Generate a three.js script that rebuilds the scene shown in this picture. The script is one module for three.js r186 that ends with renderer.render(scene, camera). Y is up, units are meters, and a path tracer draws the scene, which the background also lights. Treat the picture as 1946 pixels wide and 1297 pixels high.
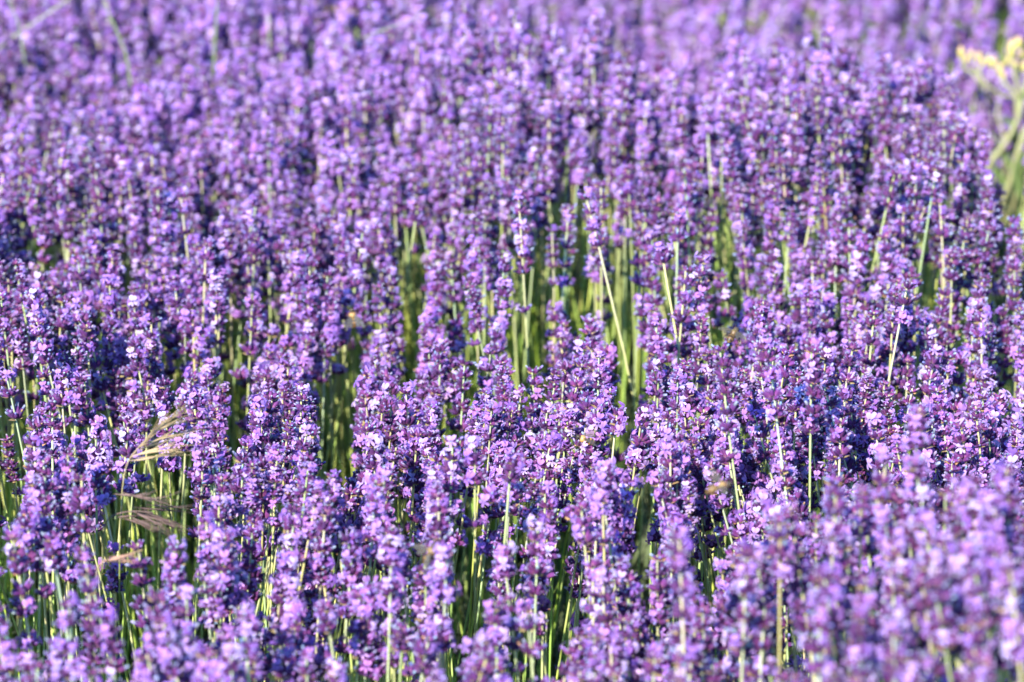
import * as THREE from 'three';
import { Sky } from 'three/addons/objects/Sky.js';

// ---------------------------------------------------------------- camera, sky, sun, exposure
const scene = new THREE.Scene();
const R = THREE.MathUtils.degToRad;
const PITCH = R(18.3), FOV = 13.4, CAM_Y = 1.2;
const camera = new THREE.PerspectiveCamera(FOV, 1946 / 1297, 0.05, 200);
camera.position.set(0, CAM_Y, 0);
camera.lookAt(0, CAM_Y - Math.tan(PITCH), -1);
camera.focus = 1.84;
camera.userData.fStop = 6.8;
scene.add(camera);

const SUN_EL = R(35), SUN_AZ = R(24);            // azimuth to the left of straight behind the camera
const sunDir = new THREE.Vector3(-Math.sin(SUN_AZ) * Math.cos(SUN_EL), Math.sin(SUN_EL), Math.cos(SUN_AZ) * Math.cos(SUN_EL));
const sky = new Sky();
sky.name = 'sky';
sky.scale.setScalar(100);
sky.material.uniforms.sunPosition.value.copy(sunDir);
sky.material.uniforms.turbidity.value = 3;
sky.material.uniforms.rayleigh.value = 1.2;
sky.material.uniforms.mieCoefficient.value = 0.004;
sky.material.uniforms.cloudCoverage.value = 0;
sky.userData.kind = 'structure';
scene.add(sky);
scene.environmentIntensity = 0.22;

const sun = new THREE.DirectionalLight(new THREE.Color(1.0, 0.92, 0.8), 5);
sun.name = 'sun';
sun.target.position.set(0, 0.4, -2);
sun.position.copy(sun.target.position).addScaledVector(sunDir, 8);
sun.castShadow = true;
sun.shadow.mapSize.set(4096, 4096);
Object.assign(sun.shadow.camera, { left: -4, right: 4, top: 4, bottom: -4, near: 1, far: 18 });
scene.add(sun, sun.target);

const renderer = new THREE.WebGLRenderer({ antialias: true });
renderer.toneMapping = THREE.LinearToneMapping;
renderer.toneMappingExposure = 2.25;
renderer.shadowMap.enabled = true;

// ---------------------------------------------------------------- helpers
let seedState = 20240711;
function rnd() { seedState = (seedState + 0x6d2b79f5) | 0; let t = Math.imul(seedState ^ (seedState >>> 15), 1 | seedState); t = (t + Math.imul(t ^ (t >>> 7), 61 | t)) ^ t; return ((t ^ (t >>> 14)) >>> 0) / 4294967296; }
const rr = (a, b) => a + (b - a) * rnd();
const pick = (a) => a[Math.floor(rnd() * a.length)];
const gauss = () => (rnd() + rnd() + rnd() + rnd() - 2) * 0.87;
const sstep = (a, b, x) => { const t = Math.min(1, Math.max(0, (x - a) / (b - a))); return t * t * (3 - 2 * t); };
const V = (x, y, z) => new THREE.Vector3(x, y, z);
const M4 = () => new THREE.Matrix4();
const lerpC = (a, b, t) => [a[0] + (b[0] - a[0]) * t, a[1] + (b[1] - a[1]) * t, a[2] + (b[2] - a[2]) * t];

// value noise on the plan
function hash2(i, j, s) { let h = Math.imul(i, 374761393) + Math.imul(j, 668265263) + Math.imul(s, 2147483647 - 58); h = Math.imul(h ^ (h >>> 13), 1274126177); return ((h ^ (h >>> 16)) >>> 0) / 4294967296; }
function noise2(x, z, s) { const i = Math.floor(x), j = Math.floor(z), fx = x - i, fz = z - j, ux = fx * fx * (3 - 2 * fx), uz = fz * fz * (3 - 2 * fz); const a = hash2(i, j, s), b = hash2(i + 1, j, s), c = hash2(i, j + 1, s), d = hash2(i + 1, j + 1, s); return a + (b - a) * ux + (c - a) * uz + (a - b - c + d) * ux * uz; }

// photograph units: pixels of the 1946 x 1297 picture
const FPX = 648.5 / Math.tan(R(FOV / 2)), CP = Math.cos(PITCH), SP = Math.sin(PITCH);
function proj(x, y, z) { const dy = y - CAM_Y, d = -z * CP - dy * SP, up = dy * CP + -z * SP; return [973 + FPX * x / d, 648.5 - FPX * up / d, d]; }
function ray(u, v) { const a = (u - 973) / FPX, b = (648.5 - v) / FPX; return V(a, b * CP - SP, -(b * SP + CP)); }
function at(u, v, dist) { const r = ray(u, v); return r.multiplyScalar(dist / -r.z).add(V(0, CAM_Y, 0)); }
function atHeight(u, v, h) { const r = ray(u, v); return r.multiplyScalar((h - CAM_Y) / r.y).add(V(0, CAM_Y, 0)); }

// collects coloured triangles and builds ONE geometry
class MB {
  constructor() { this.p = []; this.n = []; this.c = []; this.i = []; }
  vert(x, y, z, c) { this.p.push(x, y, z); this.c.push(c[0], c[1], c[2]); return this.p.length / 3 - 1; }
  tri(a, b, c) { this.i.push(a, b, c); }
  smooth() { const g = new THREE.BufferGeometry(); g.setAttribute('position', new THREE.Float32BufferAttribute(this.p, 3)); g.setIndex(this.i); g.computeVertexNormals(); this.n = Array.from(g.attributes.normal.array); return this; }
  add(o, m, tint) {
    const e = m.elements, nm = new THREE.Matrix3().getNormalMatrix(m).elements, off = this.p.length / 3;
    for (let k = 0; k < o.p.length; k += 3) {
      const x = o.p[k], y = o.p[k + 1], z = o.p[k + 2];
      this.p.push(e[0] * x + e[4] * y + e[8] * z + e[12], e[1] * x + e[5] * y + e[9] * z + e[13], e[2] * x + e[6] * y + e[10] * z + e[14]);
      const a = o.n[k], b = o.n[k + 1], c = o.n[k + 2], nx = nm[0] * a + nm[3] * b + nm[6] * c, ny = nm[1] * a + nm[4] * b + nm[7] * c, nz = nm[2] * a + nm[5] * b + nm[8] * c, l = Math.hypot(nx, ny, nz) || 1;
      this.n.push(nx / l, ny / l, nz / l);
      if (tint) this.c.push(o.c[k] * tint[0], o.c[k + 1] * tint[1], o.c[k + 2] * tint[2]); else this.c.push(o.c[k], o.c[k + 1], o.c[k + 2]);
    }
    for (const q of o.i) this.i.push(q + off);
    return this;
  }
  // a tube along points; radius(t), colour(t, side)
  tube(pts, radius, sides, colour, close = true) {
    const base = this.p.length / 3, N = pts.length;
    let side = V(1, 0, 0);
    for (let k = 0; k < N; k++) {
      const d = pts[Math.min(N - 1, k + 1)].clone().sub(pts[Math.max(0, k - 1)]).normalize();
      if (Math.abs(d.dot(side)) > 0.9) side = Math.abs(d.y) < 0.9 ? V(0, 1, 0) : V(0, 0, 1);
      side.addScaledVector(d, -side.dot(d)).normalize();
      const other = d.clone().cross(side), t = k / (N - 1), r = radius(t);
      for (let s = 0; s < sides; s++) { const a = s / sides * Math.PI * 2, q = pts[k].clone().addScaledVector(side, Math.cos(a) * r).addScaledVector(other, Math.sin(a) * r); this.vert(q.x, q.y, q.z, colour(t, s)); }
    }
    for (let k = 0; k < N - 1; k++) for (let s = 0; s < sides; s++) { const a = base + k * sides + s, b = base + k * sides + (s + 1) % sides; this.tri(a, b, a + sides); this.tri(b, b + sides, a + sides); }
    if (close) { const q = pts[N - 1], e = this.vert(q.x, q.y, q.z, colour(1, 0)), o = base + (N - 1) * sides; for (let s = 0; s < sides; s++) this.tri(o + s, o + (s + 1) % sides, e); }
    return this;
  }
  geometry() {
    const g = new THREE.BufferGeometry();
    if (this.n.length !== this.p.length) this.smooth();
    g.setAttribute('position', new THREE.Float32BufferAttribute(this.p, 3));
    g.setAttribute('normal', new THREE.Float32BufferAttribute(this.n, 3));
    g.setAttribute('color', new THREE.Float32BufferAttribute(this.c, 3));
    g.setIndex(this.i);
    return g;
  }
}
function tag(o, label, category, group, kind) { if (label) o.userData.label = label; if (category) o.userData.category = category; if (group) o.userData.group = group; if (kind) o.userData.kind = kind; return o; }
const taken = {};
function numbered(name) { const n = taken[name] = (taken[name] ?? -1) + 1; return n ? name + '_' + String(n).padStart(3, '0') : name; }
function mesh(name, geometry, material, parent) { const m = new THREE.Mesh(geometry, material); m.name = name; m.castShadow = m.receiveShadow = true; parent.add(m); return m; }
function group(name, label, category, grp, pos) { const g = new THREE.Group(); g.name = numbered(name); if (pos) g.position.copy(pos); tag(g, label, category, grp); scene.add(g); return g; }

const mat = {
  petal: new THREE.MeshPhysicalMaterial({ vertexColors: true, roughness: 0.65, side: THREE.DoubleSide, transmission: 0.36, thickness: 0, specularIntensity: 0.4 }),
  calyx: new THREE.MeshPhysicalMaterial({ vertexColors: true, roughness: 0.75, sheen: 0.3, sheenColor: new THREE.Color(0.4, 0.4, 0.72), sheenRoughness: 0.5, specularIntensity: 0.6 }),
  stalk: new THREE.MeshPhysicalMaterial({ vertexColors: true, roughness: 0.6, specularIntensity: 0.6 }),
  leaf: new THREE.MeshPhysicalMaterial({ vertexColors: true, roughness: 0.75, side: THREE.DoubleSide, transmission: 0.3, thickness: 0 }),
  straw: new THREE.MeshPhysicalMaterial({ vertexColors: true, roughness: 0.7, side: THREE.DoubleSide }),
  chitin: new THREE.MeshPhysicalMaterial({ vertexColors: true, roughness: 0.45, sheen: 0.4, sheenColor: new THREE.Color(0.7, 0.5, 0.25) }),
  wing: new THREE.MeshPhysicalMaterial({ color: new THREE.Color(0.5, 0.45, 0.36), roughness: 0.25, side: THREE.DoubleSide, transmission: 0.88, thickness: 0 }),
};
for (const k in mat) mat[k].name = k + '_material';

// ---------------------------------------------------------------- ground
{
  const S = 512, data = new Uint8Array(S * S * 4);
  for (let j = 0; j < S; j++) for (let i = 0; i < S; i++) {
    let a = 0, amp = 0.5, f = 8;
    for (let o = 0; o < 5; o++) { const w = (x) => ((x % f) + f) % f, x = i / S * f, z = j / S * f, i0 = Math.floor(x), j0 = Math.floor(z), fx = x - i0, fz = z - j0; a += amp * ((hash2(w(i0), w(j0), o) * (1 - fx) + hash2(w(i0 + 1), w(j0), o) * fx) * (1 - fz) + (hash2(w(i0), w(j0 + 1), o) * (1 - fx) + hash2(w(i0 + 1), w(j0 + 1), o) * fx) * fz); amp *= 0.55; f *= 2; }
    const q = (j * S + i) * 4, k = 0.55 + a * 0.7;
    data[q] = 92 * k; data[q + 1] = 86 * k; data[q + 2] = 56 * k; data[q + 3] = 255;
  }
  const tex = new THREE.DataTexture(data, S, S);
  tex.wrapS = tex.wrapT = THREE.RepeatWrapping; tex.magFilter = THREE.LinearFilter; tex.colorSpace = THREE.SRGBColorSpace; tex.needsUpdate = true;
  const g = new THREE.PlaneGeometry(60, 60, 120, 120).rotateX(-Math.PI / 2), p = g.attributes.position, uv = g.attributes.uv;
  for (let k = 0; k < p.count; k++) { p.setY(k, (noise2(p.getX(k) * 1.3, p.getZ(k) * 1.3, 3) - 0.5) * 0.05); uv.setXY(k, p.getX(k), p.getZ(k)); }
  g.computeVertexNormals();
  const m = mesh('ground', g, new THREE.MeshStandardMaterial({ map: tex, roughness: 0.95, bumpMap: tex, bumpScale: 0.01 }), scene);
  m.userData.kind = 'structure';
}

// ---------------------------------------------------------------- lavender: the small pieces
const mm = 0.001;
const COL = {
  calyxBase: [0.30, 0.15, 0.21], calyx: [0.13, 0.027, 0.135], calyxTip: [0.075, 0.02, 0.11], fuzz: [0.22, 0.22, 0.35], bud: [0.20, 0.14, 0.36], brown: [0.34, 0.2, 0.1], bract: [0.5, 0.33, 0.17],
  stemTop: [0.46, 0.49, 0.26], stemMid: [0.33, 0.47, 0.085], stemLow: [0.25, 0.44, 0.045],
};
function makeCalyx() {                                   // axis +y, base at the origin
  const b = new MB(), S = 8, prof = [[0, 0.55], [0.12, 1.15], [0.42, 1.7], [0.78, 1.5], [1, 1.2]], L = rr(5.4, 6.6) * mm, k = rr(0.9, 1.1), ph = rnd() * 6;
  for (const [t, r] of prof) for (let s = 0; s < S; s++) {
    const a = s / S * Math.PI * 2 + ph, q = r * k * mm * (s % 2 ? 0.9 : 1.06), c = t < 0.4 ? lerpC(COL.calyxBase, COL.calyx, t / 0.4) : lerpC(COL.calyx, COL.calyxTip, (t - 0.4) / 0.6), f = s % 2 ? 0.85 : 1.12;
    b.vert(Math.cos(a) * q, t * L, Math.sin(a) * q, c.map((x) => x * f));
  }
  for (let r = 0; r < 4; r++) for (let s = 0; s < S; s++) { const A = r * S + s, B = r * S + (s + 1) % S; b.tri(A, A + S, B); b.tri(B, A + S, B + S); }
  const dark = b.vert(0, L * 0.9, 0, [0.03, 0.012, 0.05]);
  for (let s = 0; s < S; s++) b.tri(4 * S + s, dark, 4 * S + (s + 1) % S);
  for (let s = 0; s < 4; s++) {                          // pale woolly teeth at the mouth
    const a = s / 4 * Math.PI * 2 + ph, w = 0.42, r0 = 1.15 * mm * k, r1 = 1.5 * mm * k;
    const A = b.vert(Math.cos(a - w) * r0, L * 0.95, Math.sin(a - w) * r0, COL.fuzz), B = b.vert(Math.cos(a + w) * r0, L * 0.95, Math.sin(a + w) * r0, COL.fuzz), C = b.vert(Math.cos(a) * r1, L * rr(1.1, 1.24), Math.sin(a) * r1, COL.fuzz.map((x) => x * 1.15));
    b.tri(A, C, B);
  }
  b.L = L;
  return b.smooth();
}
function makeBud(kind) {                                 // sits on a calyx mouth, axis +y
  const b = new MB(), S = 6, col = kind === 'spent' ? COL.brown : kind === 'fuzz' ? COL.fuzz : COL.bud, h = (kind === 'spent' ? 2.0 : rr(1.5, 3.2)) * mm, w = (kind === 'spent' ? 0.6 : rr(0.85, 1.15)) * mm;
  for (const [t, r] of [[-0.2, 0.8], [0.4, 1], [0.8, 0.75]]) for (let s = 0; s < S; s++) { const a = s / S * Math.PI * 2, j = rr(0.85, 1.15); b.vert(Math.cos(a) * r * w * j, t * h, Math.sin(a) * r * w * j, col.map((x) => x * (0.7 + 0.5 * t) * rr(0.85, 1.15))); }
  for (let r = 0; r < 2; r++) for (let s = 0; s < S; s++) { const A = r * S + s, B = r * S + (s + 1) % S; b.tri(A, A + S, B); b.tri(B, A + S, B + S); }
  const e = b.vert(0, h, 0, col.map((x) => x * 1.3));
  for (let s = 0; s < S; s++) b.tri(2 * S + s, e, 2 * S + (s + 1) % S);
  return b.smooth();
}
const TONES = [[0.56, 0.29, 0.74], [0.50, 0.25, 0.72], [0.63, 0.39, 0.81], [0.43, 0.19, 0.67], [0.71, 0.52, 0.86], [0.54, 0.25, 0.68]];
function makeFlower(tone) {                              // opens along +z, upright is +y, mouth at the origin, tube behind
  const b = new MB();
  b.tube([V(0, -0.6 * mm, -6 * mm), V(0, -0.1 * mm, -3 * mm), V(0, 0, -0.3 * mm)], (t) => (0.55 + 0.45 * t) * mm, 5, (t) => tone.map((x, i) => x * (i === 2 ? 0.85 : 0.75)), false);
  const lobe = (ang, len, wid, back, notch) => {
    const da = V(Math.sin(ang), Math.cos(ang), 0), sd = V(Math.cos(ang), -Math.sin(ang), 0), k = rr(0.9, 1.1), curl = rr(0.1, 0.5);
    const pt = (s, t) => { const l = len * t * k, z = Math.sin(t * 1.4) * len * back * -1 + (t * t) * len * curl * -0.4 + (1 - s * s) * -0.25 * wid * 0.5 + 0.3 * mm; return V(0, 0, 0).addScaledVector(da, 0.5 * mm + l).addScaledVector(sd, s * wid * 0.5).add(V(0, 0, z)); };
    const outline = [[-0.5, 0.05], [-0.95, 0.45], [-0.85, 0.82], [-0.4, 1.0], [0, notch], [0.4, 1.0], [0.85, 0.82], [0.95, 0.45], [0.5, 0.05]];
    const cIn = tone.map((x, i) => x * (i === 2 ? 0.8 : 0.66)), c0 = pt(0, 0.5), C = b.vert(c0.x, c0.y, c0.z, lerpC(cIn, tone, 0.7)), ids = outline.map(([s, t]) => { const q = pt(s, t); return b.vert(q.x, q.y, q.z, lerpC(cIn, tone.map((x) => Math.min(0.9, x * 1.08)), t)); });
    for (let q = 0; q < ids.length - 1; q++) b.tri(C, ids[q + 1], ids[q]);
    b.tri(C, ids[0], ids[ids.length - 1]);
  };
  const up = rr(0.4, 0.52), fold = rr(-0.05, 0.45);
  lobe(-up, rr(3.7, 4.6) * mm, rr(2.7, 3.3) * mm, fold, 0.93); lobe(up, rr(3.7, 4.6) * mm, rr(2.7, 3.3) * mm, fold, 0.93);
  for (const a of [Math.PI, Math.PI - 1.02, Math.PI + 1.02]) lobe(a + rr(-0.12, 0.12), rr(3.1, 4.0) * mm, rr(1.5, 1.95) * mm, rr(0.1, 0.6), 0.98);
  return b.smooth();
}
function makeBract() {
  const b = new MB(), w = rr(2.2, 3.2) * mm, L = rr(4, 6) * mm, e = rr(0.2, 0.45), c = COL.bract.map((x) => x * rr(0.7, 1.1));
  const A = b.vert(0, 0, 0.8 * mm, c), B = b.vert(-w, L * 0.35 * e, L * 0.45, c), C = b.vert(w, L * 0.35 * e, L * 0.45, c), D = b.vert(0, L * 0.8 * e, L, c.map((x) => x * 0.6)), E = b.vert(0, L * 0.15, L * 0.5, c.map((x) => x * 1.1));
  b.tri(A, B, E); b.tri(A, E, C); b.tri(B, D, E); b.tri(C, E, D);
  return b.smooth();
}
const calyces = Array.from({ length: 7 }, makeCalyx), buds = [...Array.from({ length: 5 }, () => makeBud('bud')), ...Array.from({ length: 4 }, () => makeBud('fuzz'))], spent = [makeBud('spent'), makeBud('spent')], bracts = Array.from({ length: 4 }, makeBract);
const flowers = Array.from({ length: 18 }, (_, k) => makeFlower(TONES[k % TONES.length].map((x) => x * rr(0.94, 1.06))));
const flowerGeo = flowers.map((f) => f.geometry());

// one whorl: a cup of calyces round the stalk (axis +y); sockets are where flowers may open
function makeWhorl(size, count, budness) {
  const b = new MB(), sockets = [];
  const rings = count > 8 ? [[Math.round(count * 0.6), rr(22, 34), 0], [Math.round(count * 0.4), rr(50, 62), 1.4]] : [[count, rr(34, 50), 0]];
  const tint = rr(0.8, 1.25), tc = [tint * rr(0.9, 1.12), tint, tint * rr(0.92, 1.1)];
  for (const [n, el0, dy] of rings) {
    const ph = rnd() * 6.28;
    for (let k = 0; k < n; k++) {
      const a = ph + k / n * Math.PI * 2 + rr(-0.22, 0.22), el = R(el0 + rr(-14, 14)), s = size * rr(0.85, 1.12), cx = pick(calyces);
      const dir = V(Math.cos(a) * Math.cos(el), Math.sin(el), Math.sin(a) * Math.cos(el)), q = new THREE.Quaternion().setFromUnitVectors(V(0, 1, 0), dir);
      const o = V(Math.cos(a), 0, Math.sin(a)).multiplyScalar(1.1 * mm).add(V(0, (dy + rr(-0.7, 0.9)) * mm, 0)), m = M4().compose(o, q, V(s, s, s));
      const v = rr(0.75, 1.3);
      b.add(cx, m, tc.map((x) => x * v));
      const tip = o.clone().addScaledVector(dir, cx.L * s);
      const mb = M4().compose(tip, q, V(s, s, s));
      const u = rnd();
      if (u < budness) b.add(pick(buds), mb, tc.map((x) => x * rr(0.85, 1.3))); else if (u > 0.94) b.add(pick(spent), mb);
      sockets.push({ tip, dir });
    }
  }
  for (let k = 0; k < 2; k++) b.add(pick(bracts), M4().makeRotationY(k * Math.PI + rr(-0.4, 0.4)).setPosition(0, -1.2 * mm, 0));
  b.sockets = sockets;
  return b;
}
const WH = { top: [], mid: [], low: [] };
for (let k = 0; k < 7; k++) WH.top.push(makeWhorl(rr(0.6, 0.78), 6, 0.85));
for (let k = 0; k < 14; k++) WH.mid.push(makeWhorl(rr(0.80, 0.98), 8 + Math.floor(rnd() * 5), rr(0.4, 0.75)));
for (let k = 0; k < 7; k++) WH.low.push(makeWhorl(rr(0.84, 0.98), 6 + Math.floor(rnd() * 5), rr(0.3, 0.6)));
for (const k in WH) for (const w of WH[k]) w.geo = w.geometry();

// what a flower head consists of; y = 0 is the lowest whorl of the closed head
function headRecipe(len, bloom) {
  const whorls = [], face = rnd() * 6.28, one = rnd() < 0.3, bx = gauss() * 0.0035, bz = gauss() * 0.0035;
  const n = Math.max(3, Math.round(len / 0.0105));
  const put = (y, w, s) => {
    const yaw = rnd() * 6.28, fl = [];
    w.sockets.forEach((k) => {
      const az = Math.atan2(k.dir.z, k.dir.x) - yaw;
      let p = bloom * (one ? 0.6 + 0.5 * Math.cos(az - face) : 1);
      if (rnd() < p) {
        const out = k.dir.clone(); out.y = out.y * 0.45 + rr(-0.15, 0.2); out.x += rr(-0.3, 0.3); out.z += rr(-0.3, 0.3); out.normalize();
        const z = out, x = V(0, 1, 0).cross(z).normalize(), y2 = z.clone().cross(x), roll = gauss() * 0.35;
        const m = M4().makeBasis(x, y2, z).multiply(M4().makeRotationZ(roll)).scale(V(1, 1, 1).multiplyScalar(rr(0.74, 1.06)));
        m.setPosition(k.tip.clone().addScaledVector(k.dir, rr(1.0, 2.8) * mm));
        fl.push({ v: Math.floor(rnd() * flowers.length), m });
      }
    });
    whorls.push({ y, w, m: M4().compose(V(bx * (y / len) * (1 - y / len) * 3 + gauss() * 0.0005, y, bz * (y / len) * (1 - y / len) * 3 + gauss() * 0.0005), new THREE.Quaternion().setFromEuler(new THREE.Euler(gauss() * 0.2, yaw, gauss() * 0.2)), V(s, s, s)), fl });
  };
  let y = 0;
  const gap = len / n;
  for (let k = 0; k < n; k++) { const t = k / (n - 1); put(y, t > 0.9 ? pick(WH.top) : pick(WH.mid), t > 0.9 ? 1 : 1.04 - 0.25 * t * t + rr(-0.06, 0.06)); y += gap * (1.2 - 0.4 * t) * rr(0.75, 1.25); }
  if (rnd() < 0.55) put(-rr(0.013, 0.028), pick(WH.low), rr(0.9, 1.05));
  return { whorls, top: y - gap * 0.7, count: whorls.length, open: whorls.reduce((s, w) => s + w.fl.length, 0) };
}
function stalkColour(seedTint) { return (t, s) => { const c = t < 0.55 ? lerpC(COL.stemLow, COL.stemMid, t / 0.55) : lerpC(COL.stemMid, COL.stemTop, Math.min(1, (t - 0.55) / 0.33)); return c.map((x, i) => x * seedTint[i] * (s % 2 ? 1.06 : 0.94)); }; }
const stemTint = () => { const k = rr(0.8, 1.2); return [k * rr(0.85, 1.25), k, k * rr(0.8, 1.3)]; };

// ---------------------------------------------------------------- where the stems stand
// openings between the flower heads: centre and half axes in the photograph, and how empty
const GAPS = [
  [445, 720, 29, 150, 0.96], [640, 790, 38, 115, 0.97], [778, 580, 30, 135, 0.97], [855, 630, 24, 70, 0.6], [910, 650, 42, 110, 0.95], [1012, 600, 44, 120, 0.95],
  [1110, 480, 85, 95, 0.7], [1240, 515, 66, 105, 0.6], [1385, 480, 60, 70, 0.5], [1200, 665, 36, 105, 0.97], [1350, 560, 40, 60, 0.6], [330, 610, 26, 90, 0.6],
  [18, 980, 34, 170, 0.88], [140, 1220, 60, 90, 0.75], [190, 930, 36, 150, 0.8], [310, 900, 62, 90, 0.85], [290, 970, 70, 60, 0.92], [235, 1160, 34, 130, 0.7],
  [890, 1080, 32, 110, 0.85], [1020, 1150, 66, 120, 0.75], [1210, 940, 36, 50, 0.85], [1060, 1000, 40, 60, 0.55], [1790, 655, 22, 45, 0.6], [868, 860, 24, 50, 0.7], [520, 600, 26, 70, 0.5], [1640, 1120, 50, 30, 0.5], [395, 1000, 25, 90, 0.5], [500, 1240, 40, 60, 0.5],
];
function openness(u, v) { let o = 0; for (const [a, b, ra, rb, s] of GAPS) { const d = ((u - a) / ra / 1.22) ** 2 + ((v - b) / rb / 1.12) ** 2; if (d < 1.3) o = Math.max(o, s * sstep(1.3, 0.75, d)); } return o; }
// height of the flower tips over the plan
function canopy(x, z) {
  const d = -z;
  let h = 0.57 + 0.035 * sstep(2.0, 2.4, d) + 0.05 * (noise2(x * 5 + 40, z * 4 + 9, 11) - 0.5) + 0.06 * (noise2(x * 14 + 7, z * 9, 12) - 0.5);
  h += 0.085 * sstep(0.06, 0.18, x) * sstep(1.56, 1.4, d);
  const e = backEdge(x);
  if (x > -0.2 && d > e + 0.1) h = 0.46 + 0.13 * sstep(e + 0.35, 3.5, d) + 0.05 * (noise2(x * 9, z * 7, 14) - 0.5);
  else if (x > -0.2) h += 0.03 * sstep(e - 0.45, e - 0.15, d);
  return h;
}
const backEdge = (x) => { const u = x; return u < -0.16 ? 3.2 : u < 0.02 ? 2.95 - 0.49 * sstep(-0.16, 0.02, u) : u < 0.42 ? 2.46 - 0.1 * Math.max(0, u - 0.2) : 2.4 - (u - 0.42) * 0.9; };
const stems = [];
function addStem(tip, bottomDir, len, bloom, key) {
  // bottomDir: unit vector from tip down along the head
  const s = { tip, dir: bottomDir.clone().negate(), len, bloom, key };
  stems.push(s);
  return s;
}
// heads that can be told apart in the photograph: tip u, v, foot of head u, v, share of open flowers, tip height or null
const KEY = [
  [740, 500, 742, 700, 0.3], [1055, 566, 1050, 730, 0.3], [1142, 576, 1122, 765, 0.32], [838, 652, 828, 870, 0.06], [884, 676, 872, 860, 0.25], [548, 686, 536, 850, 0.45], [416, 714, 404, 860, 0.3],
  [170, 522, 160, 700, 0.5], [206, 520, 214, 690, 0.6], [252, 552, 258, 730, 0.65], [288, 590, 280, 740, 0.4], [700, 684, 706, 850, 0.35], [742, 700, 752, 860, 0.3], [1246, 596, 1236, 800, 0.25], [1340, 478, 1326, 640, 0.3],
  [1306, 488, 1296, 610, 0.15], [1160, 108, 1150, 250, 0.5], [1300, 120, 1258, 290, 0.3], [1384, 118, 1360, 260, 0.35], [1450, 165, 1436, 320, 0.45], [1505, 200, 1495, 350, 0.1], [930, 112, 940, 260, 0.35], [1038, 128, 1034, 290, 0.25],
  [800, 26, 795, 190, 0.12], [862, 84, 858, 260, 0.35], [700, 70, 704, 240, 0.45], [1560, 200, 1565, 330, 0.4], [1630, 230, 1622, 360, 0.3], [1880, 180, 1862, 330, 0.45], [1780, 206, 1770, 330, 0.4],
  [1366, 640, 1390, 830, 0.12, 0.665, 0.3], [1456, 610, 1480, 795, 0.22, 0.675, 0.25], [1543, 640, 1549, 838, 0.18, 0.665, 0.04], [1326, 790, 1336, 930, 0.3, 0.59, 0.13], [1338, 770, 1341, 925, 0.25, 0.585, 0.16], [240, 300, 238, 420, 0.4, 0.61, -0.06], [770, 720, 778, 880, 0.35, 0.6, 0.0], [1110, 360, 1140, 470, 0.35], [1290, 375, 1290, 460, 0.3], [1255, 465, 1262, 500, 0.3], [985, 360, 995, 520, 0.4], [830, 470, 826, 640, 0.35], [900, 440, 905, 600, 0.35], [960, 480, 945, 660, 0.3],
  [590, 480, 575, 700, 0.3], [622, 520, 614, 680, 0.3], [480, 560, 470, 680, 0.15], [960, 690, 950, 860, 0.4], [1010, 680, 1020, 840, 0.4], [1130, 830, 1120, 960, 0.3], [1040, 860, 1040, 1010, 0.3], [1180, 880, 1170, 1040, 0.35], [850, 1020, 845, 1140, 0.5], [745, 980, 740, 1130, 0.5], [330, 1010, 325, 1180, 0.55], [420, 1000, 440, 1170, 0.5], [390, 960, 395, 1110, 0.5], [130, 1130, 128, 1297, 0.5], [60, 950, 40, 1080, 0.35], [80, 930, 70, 1090, 0.35], [620, 950, 610, 1060, 0.08], [560, 960, 545, 1120, 0.4], [940, 1140, 945, 1297, 0.45], [1000, 1130, 1010, 1250, 0.2],
  [1290, 1000, 1300, 1180, 0.35, 0.66], [1482, 945, 1488, 1110, 0.3, 0.67], [1590, 920, 1584, 1110, 0.3, 0.68], [1750, 765, 1742, 950, 0.3, 0.68], [1700, 990, 1704, 1180, 0.5, 0.66], [1830, 940, 1838, 1120, 0.25, 0.66], [1900, 900, 1905, 1070, 0.25, 0.66], [1420, 1040, 1420, 1200, 0.2, 0.65], [1640, 1130, 1640, 1297, 0.35, 0.66], [1560, 1110, 1560, 1280, 0.35, 0.66],
];
const onCanopy = (u, v, h) => -atHeight(u, v, h).z;
const BEE_AT = [[670, 604, onCanopy(670, 604, 0.545)], [1393, 636, onCanopy(1393, 636, 0.59)], [818, 1052, onCanopy(818, 1052, 0.595)], [1112, 836, onCanopy(1112, 836, 0.58)], [1368, 926, 1.42]];
const placed = new Map();                                // coarse plan grid so that heads keep apart
const cellOf = (x, z) => Math.floor(x / 0.011) + ',' + Math.floor(z / 0.016);
for (const [u, v, bu, bv, bloom, h, slope] of KEY) {
  const t0 = atHeight(u, v, 0.57), tip = h ? atHeight(u, v, h) : atHeight(u, v, canopy(t0.x, t0.z) + 0.012);
  const scalePx = FPX / proj(tip.x, tip.y, tip.z)[2], L = (bv - v) / scalePx / 0.97;
  const bot = V(tip.x + (bu - u) / scalePx, tip.y - L, tip.z + rr(-0.008, 0.008)), d = bot.sub(tip).normalize();
  addStem(tip, d, Math.min(0.085, L * 0.98), bloom, true).slope = slope;
  placed.set(cellOf(tip.x, tip.z), 1);
}
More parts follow.
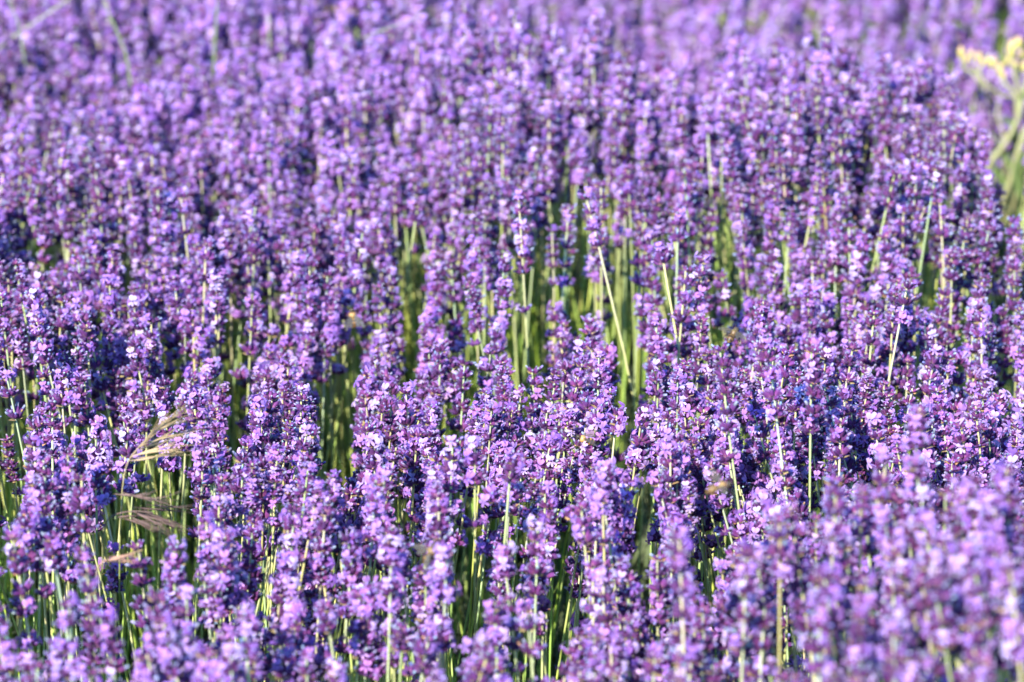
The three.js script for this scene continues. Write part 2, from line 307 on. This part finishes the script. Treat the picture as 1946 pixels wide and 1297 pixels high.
// small things in front of which no head stands: centre, half axes, distance
const SMALL = [...BEE_AT.map(([u, v, d]) => [u, v, 44, 52, d + 0.016]), [300, 832, 52, 46, 1.57], [275, 968, 66, 38, 1.55], [222, 1066, 44, 44, 1.49], [1895, 150, 84, 90, 2.88], [1920, 275, 40, 75, 2.88], [650, 18, 36, 9, 2.78], [1420, 935, 34, 112, 1.6], [1508, 890, 28, 90, 1.6], [1553, 895, 22, 65, 1.6], [1350, 1010, 24, 90, 1.66], [234, 480, 18, 66, 2.2], [780, 925, 16, 50, 1.72]];
function hidesSmall(tip, dir, L) {
  for (const t of [0, 0.35, 0.7, 1]) { const c = tip.clone().addScaledVector(dir, L * t), [u, v] = proj(c.x, c.y, c.z); for (const [a, b, ra, rb, d] of SMALL) if (-c.z < d && ((u - a) / ra) ** 2 + ((v - b) / rb) ** 2 < 1) return true; }
  return false;
}
function lean(x, z) {                                    // stems fan out from the middle of each bush
  const a = gauss() * 0.17 + 0.3 * (noise2(x * 7, z * 6, 31) - 0.5) + (x > 0.1 && -z < 2.1 ? -0.07 : 0) + (-z > 2.0 && x > 0 ? 0.05 : 0);
  return V(-a, -1, gauss() * 0.15 - 0.02).normalize();
}
function scatter(d0, d1, spacing, margin, keep) {
  for (let d = d0; d < d1; d += spacing) {
    const half = d * 0.1765 * 1.02 + margin;
    for (let x = -half - 0.1; x < half; x += spacing * 0.92) {
      const px = x + rr(-0.5, 0.5) * spacing * 1.3, pz = -(d + rr(-0.5, 0.5) * spacing * 1.3);
      if (!keep(px, pz)) continue;
      const h = canopy(px, pz) + gauss() * 0.027 - (rnd() < 0.18 ? rr(0.02, 0.06) : 0), tip = V(px, h, pz), dir = lean(px, pz), L = rr(0.034, 0.066) * (rnd() < 0.2 ? 0.5 : 1);
      const op = Math.max(...[0.05, 0.5, 0.95].map((t) => { const c = tip.clone().addScaledVector(dir, L * t); return openness(...proj(c.x, c.y, c.z)); }));
      if (rnd() < op || noise2(px * 26 + 3, pz * 20, 41) < 0.2 * sstep(2.5, 2.0, d) || hidesSmall(tip, dir, L)) continue;
      if (placed.has(cellOf(px, pz))) continue;
      const bl = noise2(px * 9 + 50, pz * 6, 77), bloom = Math.max(0.03, Math.min(0.7, 0.13 + 0.38 * bl + gauss() * 0.14 + 0.2 * sstep(2.1, 2.8, d) + 0.14 * sstep(2.7, 3.0, d) - (px > 0 ? 0.1 * sstep(1.6, 1.4, d) : 0) - 0.14 * sstep(-0.2, -0.05, px) * sstep(2.0, 2.08, d) * sstep(2.36, 2.26, d) - 0.12 * sstep(0.25, 0.32, px) * sstep(1.78, 1.84, d) * sstep(2.1, 2.0, d)));  // fewer open flowers stand in for shade below the crest, more for brighter distance
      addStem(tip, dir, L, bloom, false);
    }
  }
}
scatter(1.2, 3.3, 0.0187, 0.07, (x, z) => {
  const d = -z;
  if (d > backEdge(x) + 0.06 * (noise2(x * 9, 3, 5) - 0.5)) return false;
  if (d < 1.33 && x < 0.06) return false;
  if (d < 1.3 && x < 0.0 && noise2(x * 8 + 3, z * 8, 9) > 0.75) return false;
  return true;
});
scatter(2.3, 5.6, 0.024, 0.12, (x, z) => { const d = -z; if (d < backEdge(x) + 0.42) return false; return noise2(x * 7 + 1, z * 5, 23) > 0.04; });
console.log('stems', stems.length);

// the heads that show largest, nearest first on a coarse picture
{
  const W = 486, H = 324, buf = new Uint8Array(W * H);
  for (const s of stems) { const a = proj(s.tip.x, s.tip.y, s.tip.z), q = s.tip.clone().addScaledVector(s.dir, -s.len), b = proj(q.x, q.y, q.z); s.a = a; s.b = b; s.px = 0.0105 * FPX / a[2] / 4; }
  for (const s of [...stems].sort((p, q) => p.a[2] - q.a[2])) {
    let n = 0;
    const y0 = Math.max(0, Math.floor(s.a[1] / 4)), y1 = Math.min(H - 1, Math.ceil(s.b[1] / 4));
    for (let y = y0; y <= y1; y++) { const t = (y * 4 - s.a[1]) / Math.max(1, s.b[1] - s.a[1]), cx = (s.a[0] + (s.b[0] - s.a[0]) * t) / 4; for (let x = Math.max(0, Math.round(cx - s.px)); x <= Math.min(W - 1, Math.round(cx + s.px)); x++) if (!buf[y * W + x]) { buf[y * W + x] = 1; n++; } }
    s.seen = n + (s.key ? 60 : 0);
  }
}
stems.sort((p, q) => q.seen - p.seen);
const NEAR = stems.slice(0, 300), REST = stems.slice(300);
console.log('least shown of the 300:', NEAR[299].seen, 'px/16');

// ---------------------------------------------------------------- the 300 stems that show largest, one by one
const ONES = ['zero', 'one', 'two', 'three', 'four', 'five', 'six', 'seven', 'eight', 'nine', 'ten', 'eleven', 'twelve', 'thirteen', 'fourteen', 'fifteen', 'sixteen', 'seventeen', 'eighteen', 'nineteen'];
const TENS = ['', '', 'twenty', 'thirty', 'forty', 'fifty', 'sixty', 'seventy', 'eighty', 'ninety'];
const words = (n) => n < 20 ? ONES[n] : TENS[Math.floor(n / 10)] + (n % 10 ? '-' + ONES[n % 10] : '');
const usedLabels = new Set();
NEAR.sort((p, q) => p.a[1] - q.a[1]);
for (const s of NEAR) {
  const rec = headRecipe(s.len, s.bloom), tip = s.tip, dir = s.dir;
  const foot = tip.clone().addScaledVector(dir, -s.len);
  const down = Math.max(0.25, foot.y - 0.03), base = s.slope !== undefined ? V(foot.x + s.slope * down, 0.03, foot.z - 0.03) : V(foot.x - dir.x * down * 0.55 + rr(-0.012, 0.012), 0.03, foot.z - dir.z * down * 0.5 + rr(-0.012, 0.012));
  const open = rec.open / rec.count, look = open < 0.9 ? 'mostly dark buds' : open < 2 ? 'a few flowers open' : open < 3.4 ? 'half its flowers open' : 'in full bloom';
  const tilt = dir.x > 0.09 ? 'leaning right' : dir.x < -0.09 ? 'leaning left' : 'upright';
  const blur = s.a[2] < 1.62 ? 'blurred ' : s.a[2] > 2.3 ? 'soft distant ' : '';
  const size = s.len > 0.062 ? 'long' : s.len < 0.036 ? 'stubby' : '';
  let U = Math.round(s.a[0] / 19.46), Vv = Math.round((s.a[1] + s.b[1]) / 2 / 12.97), label;
  U = Math.min(100, Math.max(0, U)); Vv = Math.min(100, Math.max(0, Vv));
  do { label = `${blur}${size && !blur ? size + ' ' : ''}lavender spike, ${look}, ${tilt}, ${U === 100 ? 'one hundred' : words(U)} percent across and ${Vv === 100 ? 'one hundred' : words(Vv)} down`; Vv = Math.min(100, Vv + 1); } while (usedLabels.has(label));
  usedLabels.add(label);
  const g = group('lavender_stem', label, 'lavender', 'lavender stems in flower', base);
  // stalk
  const q = new THREE.Quaternion().setFromUnitVectors(V(0, 1, 0), dir), local = (p) => p.clone().sub(base);
  const mid = foot.clone().addScaledVector(dir, -down * 0.5), pts = [];
  for (let k = 0; k <= 7; k++) { const t = k / 7, i = 1 - t; pts.push(local(base.clone().multiplyScalar(i * i).addScaledVector(mid, 2 * i * t).addScaledVector(foot, t * t))); }
  pts.push(local(foot.clone().addScaledVector(dir, rec.top)));
  const sb = new MB().tube(pts, (t) => (1.0 - 0.4 * t * t) * mm, 6, stalkColour(stemTint()));
  mesh('stalk', sb.geometry(), mat.stalk, g);
  const hm = M4().compose(local(foot), q, V(1, 1, 1));
  for (const w of rec.whorls) {
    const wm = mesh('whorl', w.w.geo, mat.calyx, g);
    hm.clone().multiply(w.m).decompose(wm.position, wm.quaternion, wm.scale);
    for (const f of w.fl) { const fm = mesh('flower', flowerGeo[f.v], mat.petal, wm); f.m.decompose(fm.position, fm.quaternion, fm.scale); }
  }
}

// ---------------------------------------------------------------- all the other stems: one mass
{
  const NV = 40, variants = [];
  for (let k = 0; k < NV; k++) {
    const bl = 0.04 + 0.6 * ((k * 0.618) % 1), L = rr(0.042, 0.062), rec = headRecipe(L, bl), hb = new MB(), pb = new MB();
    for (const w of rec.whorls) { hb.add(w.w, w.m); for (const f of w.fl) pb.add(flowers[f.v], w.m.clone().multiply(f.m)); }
    const bx = rr(-0.03, 0.03), bz = rr(-0.03, 0.03), pts = [];
    for (let j = 0; j <= 6; j++) { const t = 1 - j / 6; pts.push(V(bx * t * t, -0.5 * t, bz * t * t)); }
    pts.push(V(0, rec.top, 0));
    variants.push({ bl, L, calyx: hb.geometry(), petal: pb.geometry(), stalk: new MB().tube(pts, (t) => (1.0 - 0.4 * t * t) * mm, 5, stalkColour([1, 1, 1])).geometry(), list: [] });
  }
  for (const s of REST) {
    let best = 0, bd = 9;
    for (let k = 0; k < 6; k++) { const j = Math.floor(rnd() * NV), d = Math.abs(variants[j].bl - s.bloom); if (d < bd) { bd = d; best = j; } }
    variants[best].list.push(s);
  }
  const root = group('lavender_mass', 'dense lavender stems and flower heads filling the field behind and between the nearer spikes', 'lavender');
  root.userData.kind = 'stuff';
  const col = new THREE.Color();
  for (const v of variants) {
    if (!v.list.length) continue;
    const parts = [['stalk', v.stalk, mat.stalk], ['flower_head', v.calyx, mat.calyx], ['flowers', v.petal, mat.petal]].map(([n, g, m]) => { const im = new THREE.InstancedMesh(g, m, v.list.length); im.name = n; im.castShadow = im.receiveShadow = true; im.userData.kind = 'stuff'; root.add(im); return im; });
    v.list.forEach((s, k) => {
      const sc = Math.max(0.62, Math.min(1.3, s.len / v.L)), q = new THREE.Quaternion().setFromUnitVectors(V(0, 1, 0), s.dir).multiply(new THREE.Quaternion().setFromAxisAngle(V(0, 1, 0), rnd() * 6.28));
      const m = M4().compose(s.tip.clone().addScaledVector(s.dir, -s.len), q, V((sc + 1) / 2, sc, (sc + 1) / 2));
      const b = rr(0.85, 1.12), st = stemTint();
      parts.forEach((im, j) => { im.setMatrixAt(k, j ? m : M4().compose(s.tip.clone().addScaledVector(s.dir, -s.len), q, V(1, Math.min(1, sc), 1))); im.setColorAt(k, j ? col.setRGB(b * rr(0.92, 1.08), b * rr(0.95, 1.05), b) : col.setRGB(...st)); });
    });
  }
}

// ---------------------------------------------------------------- leaves and thin grass under the flowers
{
  const mk = (n, len, wid, spread, base, tipc) => {
    const b = new MB();
    for (let k = 0; k < n; k++) {
      const a = rnd() * 6.28, L = len * rr(0.6, 1.2), el = R(rr(90 - spread, 88)), o = V(rr(-1, 1) * 0.012, 0, rr(-1, 1) * 0.012), d = V(Math.cos(a) * Math.cos(el), Math.sin(el), Math.sin(a) * Math.cos(el)), sd = V(-Math.sin(a), 0, Math.cos(a)), w = wid * rr(0.7, 1.2), k0 = rr(0.75, 1.25), droop = rr(0, 0.35);
      let prev = null;
      for (let j = 0; j <= 3; j++) {
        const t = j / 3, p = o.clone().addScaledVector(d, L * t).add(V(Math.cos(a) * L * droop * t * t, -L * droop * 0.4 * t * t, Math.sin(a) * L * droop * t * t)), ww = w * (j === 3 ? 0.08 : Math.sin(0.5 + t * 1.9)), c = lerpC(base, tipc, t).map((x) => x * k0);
        const A = b.vert(p.x - sd.x * ww, p.y, p.z - sd.z * ww, c), B = b.vert(p.x + sd.x * ww, p.y, p.z + sd.z * ww, c);
        if (prev) { b.tri(prev[0], prev[1], A); b.tri(prev[1], B, A); }
        prev = [A, B];
      }
    }
    return b.geometry();
  };
  const layer = (name, label, geos, spots) => {
    const root = group(name, label, name === 'grass' ? 'grass' : 'foliage'); root.userData.kind = 'stuff';
    const lists = geos.map(() => []);
    spots.forEach((s) => lists[Math.floor(rnd() * geos.length)].push(s));
    geos.forEach((g, k) => { const im = new THREE.InstancedMesh(g, mat.leaf, Math.max(1, lists[k].length)); im.name = name === 'grass' ? 'blades' : 'leaves'; im.userData.kind = 'stuff'; im.castShadow = im.receiveShadow = true; lists[k].forEach((s, j) => im.setMatrixAt(j, M4().compose(V(s[0], s[1], s[2]), new THREE.Quaternion().setFromEuler(new THREE.Euler(gauss() * 0.15, rnd() * 6.28, gauss() * 0.15)), V(s[3], s[3], s[3])))); root.add(im); });
  };
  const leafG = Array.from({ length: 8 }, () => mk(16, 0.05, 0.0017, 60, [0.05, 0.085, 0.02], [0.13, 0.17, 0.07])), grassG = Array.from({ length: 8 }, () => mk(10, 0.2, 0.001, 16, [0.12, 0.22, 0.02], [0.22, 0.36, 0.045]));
  const leafSpots = [], grassSpots = [];
  for (let d = 1.0; d < 6.2; d += d < 3.3 ? 0.03 : 0.06) { const half = d * 0.18 + 0.2; for (let x = -half; x < half; x += d < 3.3 ? 0.03 : 0.06) { const px = x + rr(-0.02, 0.02), pz = -d + rr(-0.02, 0.02), top = 0.26 + 0.06 * noise2(px * 6, pz * 6, 8); leafSpots.push([px, rr(0.02, top), pz, rr(0.8, 1.4)]); leafSpots.push([px + 0.012, top, pz, rr(0.8, 1.3)]); if (rnd() < (px < 0.05 ? 0.75 : 0.35)) grassSpots.push([px, rr(0.03, 0.2), pz, rr(0.7, 1.15)]); } }
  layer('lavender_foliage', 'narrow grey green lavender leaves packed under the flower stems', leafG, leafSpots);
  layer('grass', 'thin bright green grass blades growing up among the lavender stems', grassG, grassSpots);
}

// ---------------------------------------------------------------- dry grass heads
function dryHead(label, foot, list, tint, dist, rootPx) {
  const base = at(rootPx[0], rootPx[1], dist), g = group('dry_grass_stalk', label, 'dry grass', 'dry grass heads', base);
  const P = (u, v, dd = 0) => at(u, v, dist + dd).sub(base), colour = (k) => (t) => tint.map((x) => x * k * (0.85 + 0.25 * t));
  const curve = new THREE.CatmullRomCurve3(foot.map(([u, v]) => P(u, v)));
  mesh('stem', new MB().tube(curve.getPoints(18), (t) => (0.5 - 0.15 * t) * mm, 5, (t) => lerpC([0.2, 0.26, 0.06], tint, Math.min(1, t * 1.5))).geometry(), mat.straw, g);
  [...list, ...list.filter((_, k) => k % 3 === 0).map(([a, b, c, d]) => [a + rr(-6, 10), b + rr(-7, 7), c + rr(-16, 12), d + rr(-16, 16)])].forEach(([u0, v0, u1, v1]) => {
    const dz = rr(-0.014, 0.014), a = P(u0, v0), e = P(u1, v1, dz), k = rr(0.75, 1.2), b = new MB(), len = e.distanceTo(a), dir = e.clone().sub(a).normalize(), side = V(0, 0, 1).cross(dir).normalize();
    const arc = new THREE.QuadraticBezierCurve3(a, a.clone().lerp(e, 0.5).addScaledVector(side, len * rr(-0.1, 0.1)), e).getPoints(6);
    b.tube(arc, (t) => (0.16 + 0.46 * Math.sin(Math.min(1, t * 1.25) * Math.PI) ** 0.7 * (t < 0.2 ? 0.2 : 1)) * mm, 6, colour(k));
    const sp = mesh('spikelet', b.geometry(), mat.straw, g);
    for (let j = 0; j < 4; j++) {
      const o = arc[3 + (j % 3)], L = len * rr(0.55, 0.95), dd = dir.clone().addScaledVector(side, rr(-0.28, 0.28)).add(V(0, 0, rr(-0.25, 0.25))).normalize();
      mesh('awn', new MB().tube([o, o.clone().addScaledVector(dd, L * 0.5), o.clone().addScaledVector(dd, L).addScaledVector(side, rr(-0.002, 0.002))], (t) => (0.32 - 0.2 * t) * mm, 4, colour(k * 0.9)).geometry(), mat.straw, sp);
    }
  });
}
dryHead('pale straw dry grass head fanning up to the right above the two darker grass heads', [[226, 1130], [228, 1010], [232, 930], [242, 880], [262, 852], [290, 822]], [[262, 852, 318, 800], [272, 840, 332, 786], [284, 828, 338, 804], [264, 850, 330, 826], [256, 862, 338, 824], [250, 868, 318, 858], [250, 870, 332, 862], [244, 876, 300, 868], [290, 822, 336, 790]], [0.38, 0.27, 0.145], 1.58, [226, 1130]);
dryHead('brown purple drooping dry grass head below the pale straw grass head', [[188, 1200], [194, 1080], [198, 1000], [212, 982], [250, 972], [290, 975]], [[216, 940, 270, 942], [232, 936, 296, 950], [250, 944, 312, 956], [228, 986, 284, 992], [240, 978, 300, 1004], [256, 974, 322, 990], [270, 972, 334, 992], [214, 986, 262, 982], [252, 964, 322, 968], [246, 974, 296, 986], [276, 960, 336, 966]], [0.16, 0.1, 0.085], 1.56, [188, 1200]);
dryHead('small reddish brown dry grass head below the drooping brown one', [[176, 1290], [180, 1160], [186, 1080], [200, 1066], [214, 1066]], [[200, 1066, 236, 1062], [206, 1064, 246, 1056], [204, 1068, 238, 1070]], [0.42, 0.24, 0.17], 1.5, [176, 1290]);

// ---------------------------------------------------------------- bees
function bee(label, u, v, dist, headDir, backDir, scale, spread, dark) {
  const g = group('bee', label, 'bee', 'bees on the lavender', at(u, v, dist));
  const z = headDir.clone().normalize(), y = backDir.clone().addScaledVector(z, -backDir.dot(z)).normalize(), x = y.clone().cross(z);
  g.quaternion.setFromRotationMatrix(M4().makeBasis(x, y, z)); g.scale.setScalar(scale);
  const body = new MB(), prof = [[-6.6, 0.1], [-6.2, 0.75], [-5.3, 1.5], [-4.2, 2.0], [-3.1, 2.15], [-2.0, 1.9], [-1.1, 1.3], [-0.6, 0.85], [-0.1, 1.5], [0.8, 2.1], [1.8, 2.2], [2.7, 1.8], [3.3, 1.0], [3.7, 1.3], [4.4, 1.6], [5.1, 1.3], [5.5, 0.5]], S = 12;
  const stripes = (zz) => zz < -0.7 ? (Math.sin((zz + 6.8) * 3.3) > 0.05 ? [0.36 * dark, 0.2 * dark, 0.05 * dark] : [0.035, 0.022, 0.012]) : zz < 3.1 ? [0.34 * dark, 0.21 * dark, 0.07 * dark] : [0.05, 0.035, 0.02];
  const fine = [];
  for (let k = 0; k < prof.length - 1; k++) for (let j = 0; j < 3; j++) { const t = j / 3; fine.push([prof[k][0] + (prof[k + 1][0] - prof[k][0]) * t, prof[k][1] + (prof[k + 1][1] - prof[k][1]) * t]); }
  fine.push([5.6, 0.05]);
  body.tube(fine.map(([zz]) => V(0, zz < -1 ? -0.03 * (zz + 1) * (zz + 1) * mm : 0, zz * mm)), (t) => fine[Math.round(t * (fine.length - 1))][1] * mm, S, (t) => stripes(fine[Math.round(t * (fine.length - 1))][0]).map((q) => q * rr(0.75, 1.25)));
  mesh('body', body.geometry(), mat.chitin, g);
  for (const s of [-1, 1]) {
    for (const [L, w, a, zz] of [[9, 3, spread, 1.6], [6.2, 2.3, spread - 0.35, 0.6]]) {
      const b = new MB(), ax = V(s * Math.sin(a), 0.22, -Math.cos(a)).normalize(), sd = V(s * Math.cos(a), 0.1, Math.sin(a)), o = V(s * 1.2 * mm, 1.7 * mm, zz * mm), prev = [];
      for (let j = 0; j <= 6; j++) { const t = j / 6, ww = w * 0.5 * mm * Math.sin(0.25 + t * 2.6) ** 0.8, c = o.clone().addScaledVector(ax, L * mm * t); const A = b.vert(...c.clone().addScaledVector(sd, -ww).toArray(), [1, 1, 1]), B = b.vert(...c.clone().addScaledVector(sd, ww).toArray(), [1, 1, 1]); if (j) { b.tri(prev[0], prev[1], A); b.tri(prev[1], B, A); } prev[0] = A; prev[1] = B; }
      mesh('wing', b.geometry(), mat.wing, g);
    }
    for (const zz of [2.4, 1.2, 0.2]) { const kx = s * rr(3.2, 4.2) * mm, kz = (zz + (zz - 1.2) * 1.1) * mm; mesh('leg', new MB().tube([V(s * 1.2 * mm, -1.3 * mm, zz * mm), V(kx, -1.6 * mm, kz), V(kx * 1.15, -4.4 * mm, kz * 1.2 - 0.6 * mm)], (t) => (0.38 - 0.2 * t) * mm, 5, () => [0.05, 0.032, 0.018]).geometry(), mat.chitin, g); }
    mesh('antenna', new MB().tube([V(s * 0.5 * mm, 0.6 * mm, 5.3 * mm), V(s * 1.2 * mm, 1.2 * mm, 6.6 * mm), V(s * 1.9 * mm, 0.4 * mm, 8 * mm)], () => 0.16 * mm, 4, () => [0.04, 0.03, 0.02]).geometry(), mat.chitin, g);
    mesh('eye', new THREE.SphereGeometry(0.75 * mm, 8, 6).translate(s * 1.15 * mm, 0.35 * mm, 4.6 * mm), new THREE.MeshStandardMaterial({ color: 0x120d0a, roughness: 0.25 }), g);
  }
}
bee('honeybee with striped abdomen, head up, clinging beside the green opening between the spikes', ...BEE_AT[0], V(-0.15, 1, -0.1), V(0.2, 0.1, 1), 1.3, 0.5, 1.1);
bee('dark rounded bee feeding on the spikes over the tall leaning stems', ...BEE_AT[1], V(0.5, 0.4, -1), V(0.2, 1, 0.3), 1.25, 0.85, 0.4);
bee('brown bee beside a blurred spike near the lower edge, wings pointing left', ...BEE_AT[2], V(0.45, 0.85, 0.2), V(-0.8, 0.3, 0.5), 1.25, 0.9, 0.6);
bee('golden bee clinging sideways to an open flower with its legs hanging', ...BEE_AT[3], V(-0.9, 0.35, 0.1), V(0.3, 0.9, 0.4), 1.1, 0.6, 1.3);
bee('grey tan bee flying level in front of the leaning lavender stems', ...BEE_AT[4], V(0.95, 0.22, -0.2), V(-0.1, 1, 0.35), 1.15, 1.3, 0.9);

// ---------------------------------------------------------------- yellow budded plant at the field's far side
{
  const D = 2.9, base = at(1800, 470, D), g = group('budding_plant', 'pale branching plant with yellow pink tipped buds rising behind the lavender', 'plant', null, base), P = (u, v, d = 0) => at(u, v, D + d).sub(base);
  const stem = (name, list, r0, r1) => mesh(name, new MB().tube(new THREE.CatmullRomCurve3(list.map((q) => P(...q))).getPoints(16), (t) => (r0 + (r1 - r0) * t) * 0.82 * mm, 8, (t, s) => lerpC([0.32, 0.31, 0.15], [0.34, 0.36, 0.17], t).map((x) => x * (0.92 + 0.08 * (s % 2)))).geometry(), mat.stalk, g);
  stem('stem', [[1800, 470], [1840, 380], [1875, 320], [1912, 270], [1935, 225], [1946, 180], [1960, 130]], 4.2, 2.6);
  stem('branch', [[1890, 420], [1918, 350], [1934, 290], [1950, 240]], 3.4, 2.6); stem('branch', [[1912, 268], [1902, 240], [1896, 215], [1900, 190]], 2.4, 1.2); stem('branch', [[1925, 400, 0.02], [1938, 330], [1942, 280], [1962, 230]], 2.8, 2.0);
  stem('branch', [[1935, 225], [1930, 180], [1912, 160], [1898, 140]], 3.2, 2.0); stem('branch', [[1912, 185, 0.02], [1880, 165], [1862, 142], [1868, 118], [1884, 104]], 2.6, 1.8);
  stem('branch', [[1885, 200, 0.03], [1862, 160], [1848, 138], [1832, 128], [1828, 108]], 2.4, 1.7); stem('branch', [[1946, 190], [1930, 150], [1924, 110], [1922, 90]], 2.6, 1.9); stem('branch', [[1862, 140], [1850, 125], [1846, 108]], 1.8, 1.4); stem('branch', [[1946, 186], [1910, 182], [1896, 180]], 1.6, 0.9);
  const bud = (u, v, h, w, tilt) => { const b = new MB(), p = P(u, v); for (let k = 0; k <= 6; k++) { const t = k / 6, r = w * (0.45 + 0.55 * Math.sin(t * 2.6 + 0.35)) * (k === 6 ? 0.55 : 1); for (let s = 0; s < 10; s++) { const a = s / 10 * 6.283, q = s % 2 ? 0.93 : 1.05; b.vert(p.x + Math.cos(a) * r * q * mm + tilt * t * h * mm, p.y + t * h * mm, p.z + Math.sin(a) * r * q * mm, t < 0.6 ? lerpC([0.34, 0.36, 0.1], [0.55, 0.44, 0.09], t / 0.6) : lerpC([0.55, 0.44, 0.09], [0.62, 0.36, 0.28], (t - 0.6) / 0.4)); } } for (let k = 0; k < 6; k++) for (let s = 0; s < 10; s++) { const A = k * 10 + s, B = k * 10 + (s + 1) % 10; b.tri(A, A + 10, B); b.tri(B, A + 10, B + 10); } const e = b.vert(p.x + tilt * h * mm, p.y + h * 1.02 * mm, p.z, [0.85, 0.5, 0.4]); for (let s = 0; s < 10; s++) b.tri(60 + s, e, 60 + (s + 1) % 10); mesh('bud', b.geometry(), mat.straw, g); };
  for (const [u, v, eu, ev, w, d] of [[1925, 330, 1890, 250, 4, 0.01], [1930, 340, 1950, 262, 4.5, -0.01], [1915, 360, 1880, 300, 4, 0], [1938, 300, 1915, 228, 3.6, 0.02], [1940, 380, 1925, 300, 5, -0.02], [1905, 380, 1908, 310, 4.4, 0.02], [1945, 420, 1948, 330, 5, 0], [1930, 240, 1898, 214, 3, 0], [1928, 200, 1962, 160, 3, 0]]) {
    const a = P(u, v, d), e = P(eu, ev, d), sd = e.clone().sub(a).normalize().cross(V(0.3, 0, 1)).normalize(), b = new MB(); let prev;
    for (let k = 0; k <= 6; k++) { const t = k / 6, ww = w * mm * Math.sin(0.15 + t * 2.95) + 0.0002, c = [0.17, 0.26, 0.07].map((x) => x * (0.9 + 0.2 * t)), q = a.clone().lerp(e, t).add(V(0, 0, 0.014 * t * t)), ids = [-1, 0, 1].map((s) => b.vert(q.x + sd.x * s * ww, q.y + sd.y * s * ww, q.z + sd.z * s * ww + Math.abs(s) * 0.3 * ww, c)); if (prev) for (let s = 0; s < 2; s++) { b.tri(prev[s], prev[s + 1], ids[s]); b.tri(prev[s + 1], ids[s + 1], ids[s]); } prev = ids; }
    mesh('leaf', b.geometry(), mat.leaf, g);
  }
  for (const [u, v] of [[1836, 120], [1868, 126], [1878, 122], [1908, 150], [1914, 124], [1940, 110], [1928, 130]]) bud(u, v, 8, 2.4, rr(-0.1, 0.2));
  bud(1828, 112, 13, 3.6, -0.1); bud(1846, 110, 9, 2.8, 0); bud(1858, 118, 11, 3.2, 0.15); bud(1886, 130, 12, 3.4, 0.1); bud(1898, 142, 12, 3.4, 0.15); bud(1922, 112, 20, 4.2, 0); bud(1934, 92, 12, 4.2, 0.1); bud(1946, 136, 11, 3.4, 0.1);
}

// ---------------------------------------------------------------- single grass blades and a dry leaf over the far lavender
function blade(label, list, dist, w, colour) {
  const base = at(list[0][0], list[0][1], dist), g = mesh(numbered('grass_blade'), new THREE.BufferGeometry(), mat.leaf, scene), pts = new THREE.CatmullRomCurve3(list.map(([u, v]) => at(u, v, dist).sub(base))).getPoints(14), b = new MB();
  let prev;
  pts.forEach((p, k) => { const t = k / 14, d = pts[Math.min(14, k + 1)].clone().sub(pts[Math.max(0, k - 1)]).normalize(), sd = d.clone().cross(V(0.25, 0.2, 1)).normalize(), ww = w * mm * (1 - 0.8 * t ** 3), f = V(0, 0, 1).multiplyScalar(0.5 * ww), c = lerpC(colour.map((x) => x * 0.85), colour, t); const A = b.vert(...p.clone().addScaledVector(sd, -ww).add(f).toArray(), c), M = b.vert(...p.clone().sub(f).toArray(), c.map((x) => x * 1.1)), B = b.vert(...p.clone().addScaledVector(sd, ww).add(f).toArray(), c); if (prev) { b.tri(prev[0], prev[1], A); b.tri(prev[1], M, A); b.tri(prev[1], prev[2], M); b.tri(prev[2], B, M); } prev = [A, M, B]; });
  g.geometry = b.geometry(); g.position.copy(base);
  tag(g, label, 'grass', 'single grass blades over the far lavender');
}
const GREEN = [0.22, 0.3, 0.1], PALE = [0.3, 0.33, 0.17];
blade('broad pale grass blade slanting up to the right at the top left corner', [[-60, 190], [0, 88], [50, 52], [120, 4], [170, -30]], 2.7, 1.2, PALE);
blade('green grass blade curving up to the left over the far lavender', [[250, 190], [240, 110], [226, 70], [204, 20], [185, -30]], 2.6, 1.2, GREEN);
blade('short thin grass blade above the broad pale one in the corner', [[46, 120], [34, 44], [22, 16], [8, -20]], 2.6, 0.9, GREEN);
blade('blurred upright grass blade just left of the curving green one', [[186, 90], [172, 40], [164, 6], [160, -30]], 2.9, 1.5, PALE);
blade('straight upright grass blade by the middle of the far left lavender', [[404, 150], [408, 66], [411, 20], [414, -30]], 2.6, 1.2, GREEN);
blade('dull green grass blade lying slanted beside the tall lone lavender spike', [[690, 72], [718, 60], [768, 42], [800, 30]], 2.5, 0.8, [0.2, 0.24, 0.12]);
{
  const base = at(650, 40, 2.8), g = group('dry_leaf', 'tan dry curled leaf lying blurred on the far lavender', 'leaf', null, base), P = (u, v) => at(u, v, 2.8).sub(base);
  const strip = (list, w, name) => { const pts = new THREE.CatmullRomCurve3(list.map((q) => P(...q))).getPoints(10), b = new MB(); let prev; pts.forEach((p, k) => { const t = k / 10, ww = w * mm * Math.sin(0.2 + t * 2.7), c = [0.27, 0.185, 0.125].map((x) => x * (0.85 + 0.3 * t)), q = [-1, 0, 1].map((s) => b.vert(p.x, p.y + s * ww, p.z + (Math.abs(s) - 0.5) * ww, c)); if (prev) for (let s = 0; s < 2; s++) { b.tri(prev[s], prev[s + 1], q[s]); b.tri(prev[s + 1], q[s + 1], q[s]); } prev = q; }); mesh(name, b.geometry(), mat.straw, g); };
  strip([[600, 8], [625, 12], [650, 18]], 4, 'blade'); strip([[652, 18], [672, 24], [696, 38]], 4.2, 'blade');
}

renderer.render(scene, camera);
